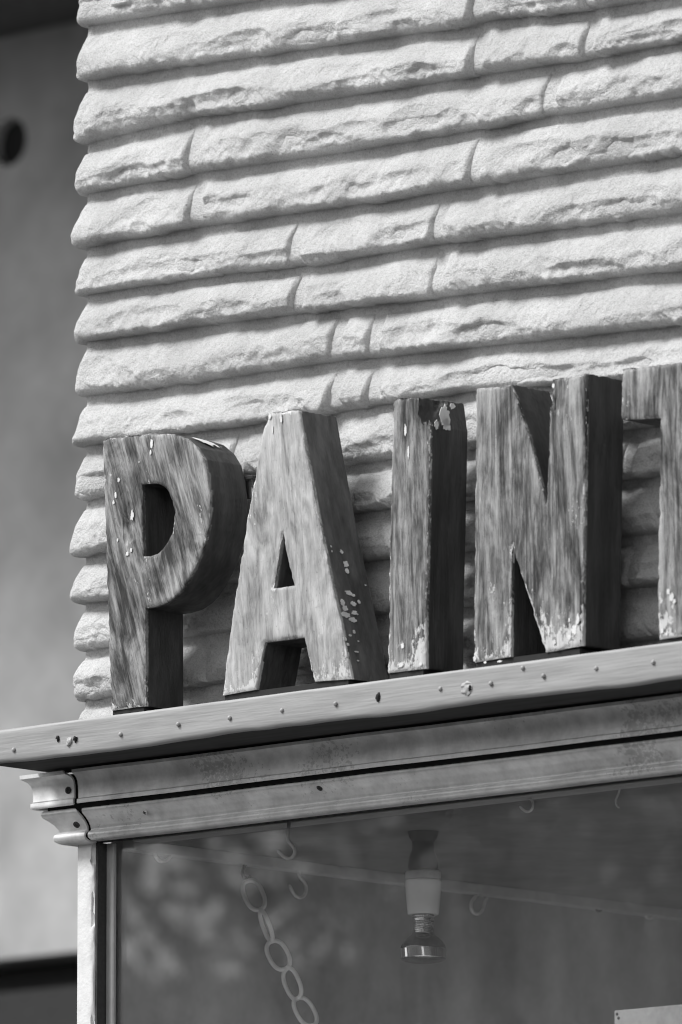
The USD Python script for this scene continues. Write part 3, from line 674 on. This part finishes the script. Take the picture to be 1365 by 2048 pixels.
LET = {n: stage.GetPrimAtPath('/World/letter' + s_) for n, s_ in zip('PAINT', ('', '_001', '_002', '_003', '_004'))}
a0, a1 = at(638, 1046, YF), at(685, 1267, YF)
ed = (a0 - a1) / np.linalg.norm(a0 - a1); nr = np.cross(yax, ed); nr = nr if nr[0] > 0 else -nr
for i, (px, py, w, h) in enumerate([(683, 1104, 3, 4), (692, 1129, 4, 6), (694, 1142, 4, 5), (697, 1186, 6, 5), (706, 1191, 4, 3), (685, 1205, 4, 7), (690, 1217, 5, 6), (691, 1230, 8, 6), (706, 1208, 5, 5), (718, 1204, 2.5, 4), (709, 1226, 6, 4), (705, 1240, 7, 5), (715, 1229, 1.5, 1.5),
                                    (708, 1264, 2.5, 4), (700, 1271, 3, 2), (690, 1278, 3, 4), (696, 1289, 2, 3), (713, 1304, 4, 1.5), (717, 1283, 1.5, 1.5), (662, 1093, 1.2, 2), (664, 1103, 1, 2), (731, 1171, 1.5, 1.5), (637, 884, 2, 1.5), (626, 930, 1.2, 1.5), (716, 1322, 2, 1.5)]):
    obj('paint_flake', flake(px, py, w / 1000, h / 1460, a0, yax, ed, nr, 20 + i), 'flake_white', LET['A'])
i0, i1 = at(860, 850, YF), at(851, 1337, YF)
ed = (i0 - i1) / np.linalg.norm(i0 - i1); nr = np.cross(yax, ed); nr = nr if nr[0] > 0 else -nr
for i, (px, py, w, h) in enumerate([(890, 832, 9, 24), (893, 848, 7, 12), (873, 850, 4, 9), (905, 812, 5, 6)]):
    obj('paint_flake', flake(px, py, w / 1000, h / 1460, i0, yax, ed, nr, 60 + i), 'flake_white', LET['I'])
fx, fz, fn = np.array([1.0, 0, 0]), np.array([0, 0, 1.0]), np.array([0, -1.0, 0])
def front_flakes(key, lst, y, sd):
    p0 = np.array([0, y - 0.0002, 0])
    for i, (px, py, w, h) in enumerate(lst):
        obj('paint_flake', flake(px, py, w / 1500, h / 1900, p0, fx, fz, fn, sd + i), 'flake_white', LET[key])
front_flakes('T', [(1338, 1183, 4, 7), (1345, 1195, 5, 10), (1350, 1203, 4, 6), (1326, 1262, 3, 6), (1335, 1268, 3, 4)], YF, 80)
front_flakes('P', [(265, 1030, 4, 15), (232, 990, 3, 8), (228, 1005, 3, 5), (304, 888, 4, 12), (302, 905, 2.5, 7), (279, 924, 1.5, 2), (236, 1080, 2, 4), (255, 1108, 4, 5), (263, 1100, 3, 5), (238, 960, 3, 6)], YF, 90)
front_flakes('A', [(563, 836, 3.5, 10), (541, 832, 4, 7), (546, 858, 1.5, 10)], YF, 110)
front_flakes('I', [(806, 1292, 4, 8), (803, 1330, 8, 5), (843, 1328, 4, 5), (812, 860, 3, 14), (818, 905, 2.5, 16)], YF, 120)
front_flakes('N', [(951, 1318, 4, 6), (972, 1325, 4, 3), (1001, 1323, 5, 3), (1150, 1260, 6, 12), (1157, 1238, 4, 12), (1099, 1262, 3, 12), (1140, 1275, 5, 6), (1110, 1285, 4, 6), (1108, 772, 3, 6), (1140, 1240, 2.5, 5)], YF, 140)
# a large patch of old white on the curved top of the P
pp = np.array([at(x, y, YF) for x, y in [(352, 869), (360, 872), (368, 875), (376, 880), (384, 886), (391, 893)]])
yy = np.linspace(0.010, 0.062, 30)
tck = np.linspace(0, 5, 26); cur = np.stack([np.interp(tck, range(6), pp[:, k]) for k in range(3)], -1)
tan = np.gradient(cur, axis=0); tan /= np.linalg.norm(tan, axis=1, keepdims=True); nn_ = np.stack([-tan[:, 2], 0 * tan[:, 1], tan[:, 0]], -1); nn_ *= np.sign(nn_[:, 2:3])
G = cur[:, None] + nn_[:, None] * 0.0016 + yy[None, :, None] * yax
ii, jj = np.meshgrid(np.arange(25), np.arange(29), indexing='ij'); quad = np.stack([ii * 30 + jj, (ii + 1) * 30 + jj, (ii + 1) * 30 + jj + 1, ii * 30 + jj + 1], -1).reshape(-1, 4)
cen = G.reshape(-1, 3)[quad].mean(1)
u_, v_ = (ii.ravel() / 25 - 0.5) * 2, ((jj.ravel() / 29) - 0.45) * 2
keep = (u_ * 0.9 - v_ * 0.75) ** 2 / 0.30 + (u_ * 0.75 + v_ * 0.9) ** 2 / 1.5 + 1.6 * (fbm(cen * 160, 4, 3) - 0.5) < 0.62
quad = quad[keep]
obj('paint_flake', trimesh.Trimesh(G.reshape(-1, 3), np.vstack([quad[:, [0, 1, 2]], quad[:, [0, 2, 3]]]), process=False), 'flake_white', LET['P'])
# iron bracket holding the P to the wall
b0 = at(495, 955, -0.045)
br = thing('wall_bracket', 'small dark iron bracket between the letters P and A', 'bracket', b0)
obj('arm', box(b0[0] - 0.03, b0[0] + 0.013, -0.049, -0.005, b0[2] - 0.004, b0[2] + 0.002, 0.001), 'dark_bakelite', br)
obj('web', box(b0[0] - 0.03, b0[0] + 0.006, -0.046, -0.042, b0[2] - 0.030, b0[2] - 0.0045, 0.001), 'dark_bakelite', br)

# ------------------------------------------------------------------ inside the case: hooks, chain, lamp
def spline(pts, n=40):
    p = np.array(pts, float); t = np.r_[0, np.cumsum(np.linalg.norm(np.diff(p, axis=0), axis=1))]
    from scipy.interpolate import PchipInterpolator, CubicSpline
    return CubicSpline(t, p)(np.linspace(0, t[-1], n))
def hook(pts, y, label, name='screw_hook', cate='hook', r=0.0025, mt='zinc', group='hooks inside the display case'):
    w = [at_x(a, b, XI + 0.014) if y is None else at(a, b, y) for a, b in pts]
    t = thing(name, label, cate, w[0], group)
    path = spline(w, 44)
    rr = np.full(44, r); rr[-1] *= 0.5; rr[-2] *= 0.8
    obj('shank', tube(path, rr, 10), mt, t, smooth=True)
    fl = trimesh.creation.cylinder(r * 2.0, 0.0012, sections=16); fl.apply_translation(path[0] - [0, 0, 0.0008]); obj('collar', fl, mt, t, smooth=30)
    return t
rail_y = lambda px, py: at_x(px, py, XI + 0.026)[1]
ceil_y = lambda px, py: at_z(px, py, ZC)[1]
hook([(329, 1683), (327, 1689), (317, 1695), (310, 1706), (316, 1720), (328, 1723), (338, 1717), (343, 1707)], None, 'round open hook near the top left corner of the pane')
hook([(577, 1636), (577, 1660), (578, 1684), (587, 1694), (590, 1706), (582, 1717), (570, 1715), (562, 1708), (555, 1701)], ceil_y(577, 1640), 'longer hook with its tip turned left, just above the J shaped hook', mt='hook_grey')
hook([(598, 1706), (599, 1730), (600, 1754), (609, 1765), (613, 1780), (606, 1794), (594, 1794), (586, 1785), (579, 1770)], None, 'J shaped hook to the right of the chain top')
hy = rail_y(490, 1712)
hook([(495, 1708), (494, 1724), (489, 1734), (485, 1745), (489, 1755), (496, 1757), (501, 1751)], None, 'hook on the rail that carries the chain', mt='dull_wire')
hook([(956, 1744), (956, 1768), (957, 1786), (947, 1799), (942, 1812), (947, 1825), (957, 1828), (966, 1820), (970, 1806), (976, 1797)], None, 'hook right of the lamp, nearest to it')
hook([(1200, 1778), (1200, 1788), (1199, 1796), (1193, 1804), (1191, 1814), (1196, 1822), (1203, 1821), (1207, 1812)], None, 'small dark hook further right on the rail', mt='dull_wire', r=0.0018)
hook([(1302, 1796), (1302, 1808), (1300, 1820), (1294, 1826), (1293, 1833), (1299, 1838), (1307, 1834)], None, 'small pale hook last on the rail, near the right edge', r=0.0018)
hook([(1052, 1590), (1056, 1594), (1066, 1604), (1066, 1616), (1057, 1624), (1047, 1620), (1040, 1614)], YI + 0.02, 'pale hook under the top batten above the right part of the pane', r=0.0017)
hook([(1240, 1560), (1240, 1580), (1237, 1590), (1233, 1600), (1235, 1612), (1240, 1616)], YI + 0.02, 'thin straight hook at the top right of the pane', r=0.0013)
hook([(906, 1583), (905, 1594), (907, 1600), (902, 1608), (901, 1614)], YI + 0.02, 'dark hook stub below the batten above the lamp', r=0.0018, mt='dull_wire')
wy = YI + 0.06
bw = thing('bent_wire', 'thin bent wire caught in the top left corner of the pane', 'wire', at(302, 1703, wy))
obj('wire', tube(spline([at(a, b, wy) for a, b in [(250, 1744), (268, 1728), (286, 1712), (297, 1707), (302, 1700), (298, 1696), (291, 1700), (286, 1712)]], 40), 0.0013, 8), 'dull_wire', bw, smooth=True)
obj('wire', tube(spline([at(a, b, wy + 0.002) for a, b in [(264, 1694), (276, 1703), (287, 1713)]], 14), 0.0013, 8), 'dull_wire', bw, smooth=True)

ch = thing('chain', 'pale plastic chain hanging slantwise from a hook inside the pane', 'chain', at(496, 1757, hy))
def link(c, T, ang, L=0.0545, W=0.0330, r=0.0031):
    N1 = np.cross(T, yax); N1 /= np.linalg.norm(N1); N2 = np.cross(T, N1)
    side = N1 * math.cos(ang) + N2 * math.sin(ang)
    a = np.linspace(0, 2 * PI, 44, endpoint=False)
    ca, sa = np.cos(a), np.sin(a)
    u = np.sign(ca) * np.abs(ca) ** 0.85 * (L / 2 - r); w = np.sign(sa) * np.abs(sa) ** 0.8 * (W / 2 - r)
    return tube(c + u[:, None] * T + w[:, None] * side, r, 10, closed=True)
cpx = [(508, 1791), (533, 1853), (557, 1911), (585, 1968), (611, 2024), (640, 2082), (668, 2140), (696, 2198)]
cp = [at(a, b, hy) for a, b in cpx]
for k, c in enumerate(cp):
    T = (cp[k + 1] - c) if k + 1 < len(cp) else (c - cp[k - 1]); T /= np.linalg.norm(T)
    obj('link', link(c, T, math.radians([-50, 32, -45, 4, -62, 25, -40, 40][k])), 'chain_plastic', ch, smooth=True)

ly = ceil_y(845, 1664)
lampc = lambda py: at(847, py, ly)
Lz = lambda py: lampc(py)[2]
lx = lampc(1790)[0]
sc = np.linalg.norm(lampc(1790) - CAM) / FPX
lp = thing('lamp', 'reflector bulb in a white socket hanging from the case ceiling', 'lamp', (lx, ly, ZC))
def turn(name, pr, mt, parent=lp, n=48):
    return obj(name, lathe([(r * sc, Lz(py)) for r, py in pr], [lx, ly, 0], n), mt, parent, smooth=32)
turn('ceiling_mount', [(0.01, 1742), (29, 1742), (31, 1735), (28, 1715), (22, 1700), (22, 1684), (28, 1676), (32, 1660), (33, 1655), (0.01, 1652)], 'mount_grey')
turn('collar', [(0.01, 1760), (35, 1760), (36, 1756), (36, 1746), (34, 1743), (0.01, 1743)], 'card_white')
turn('socket', [(0.01, 1830), (30, 1830), (31.5, 1828), (34, 1800), (36, 1775), (36, 1764), (35, 1761), (0.01, 1761)], 'porcelain')
thr = [(0.01, 1870)]
for i in range(0, 37): thr.append((21.5 + 1.3 * math.sin(i * 1.6), 1869 - i * 1.05))
turn('thread', thr + [(0.01, 1830.5)], 'lamp_thread')
bulb = turn('bulb', [(0.01, 1928), (20, 1927), (36, 1924), (44, 1920.5), (46, 1918), (46, 1898), (44, 1892), (39, 1884), (32, 1877), (26, 1873), (23, 1870), (0.01, 1869.5)], 'lamp_dark')
turn('mirror_band', [(45.9, 1918), (47, 1917), (47, 1899), (45.9, 1898)], 'lamp_silver', bulb)
card = thing('card', 'plain pale card standing inside the pane at the lower right corner', 'card', at(1229, 2022, YI + 0.03))
k0, k1 = at(1229, 2022, YI + 0.03), at(1480, 2004, YI + 0.03)
obj('panel', box(k0[0], k1[0], YI + 0.03, YI + 0.036, k0[2] - 0.22, k0[2], 0.001), 'card_white', card)
for px, py in ((1235, 2029), (1238, 2037)):
    c = at(px, py, YI + 0.03); obj('pin', dome_at(c, 0.0022, 0.0015), 'dull_wire', card, smooth=True)

for p in stage.Traverse():
    if p.HasAuthoredCustomData() and p.GetCustomDataByKey('_o'): p.ClearCustomDataByKey('_o')
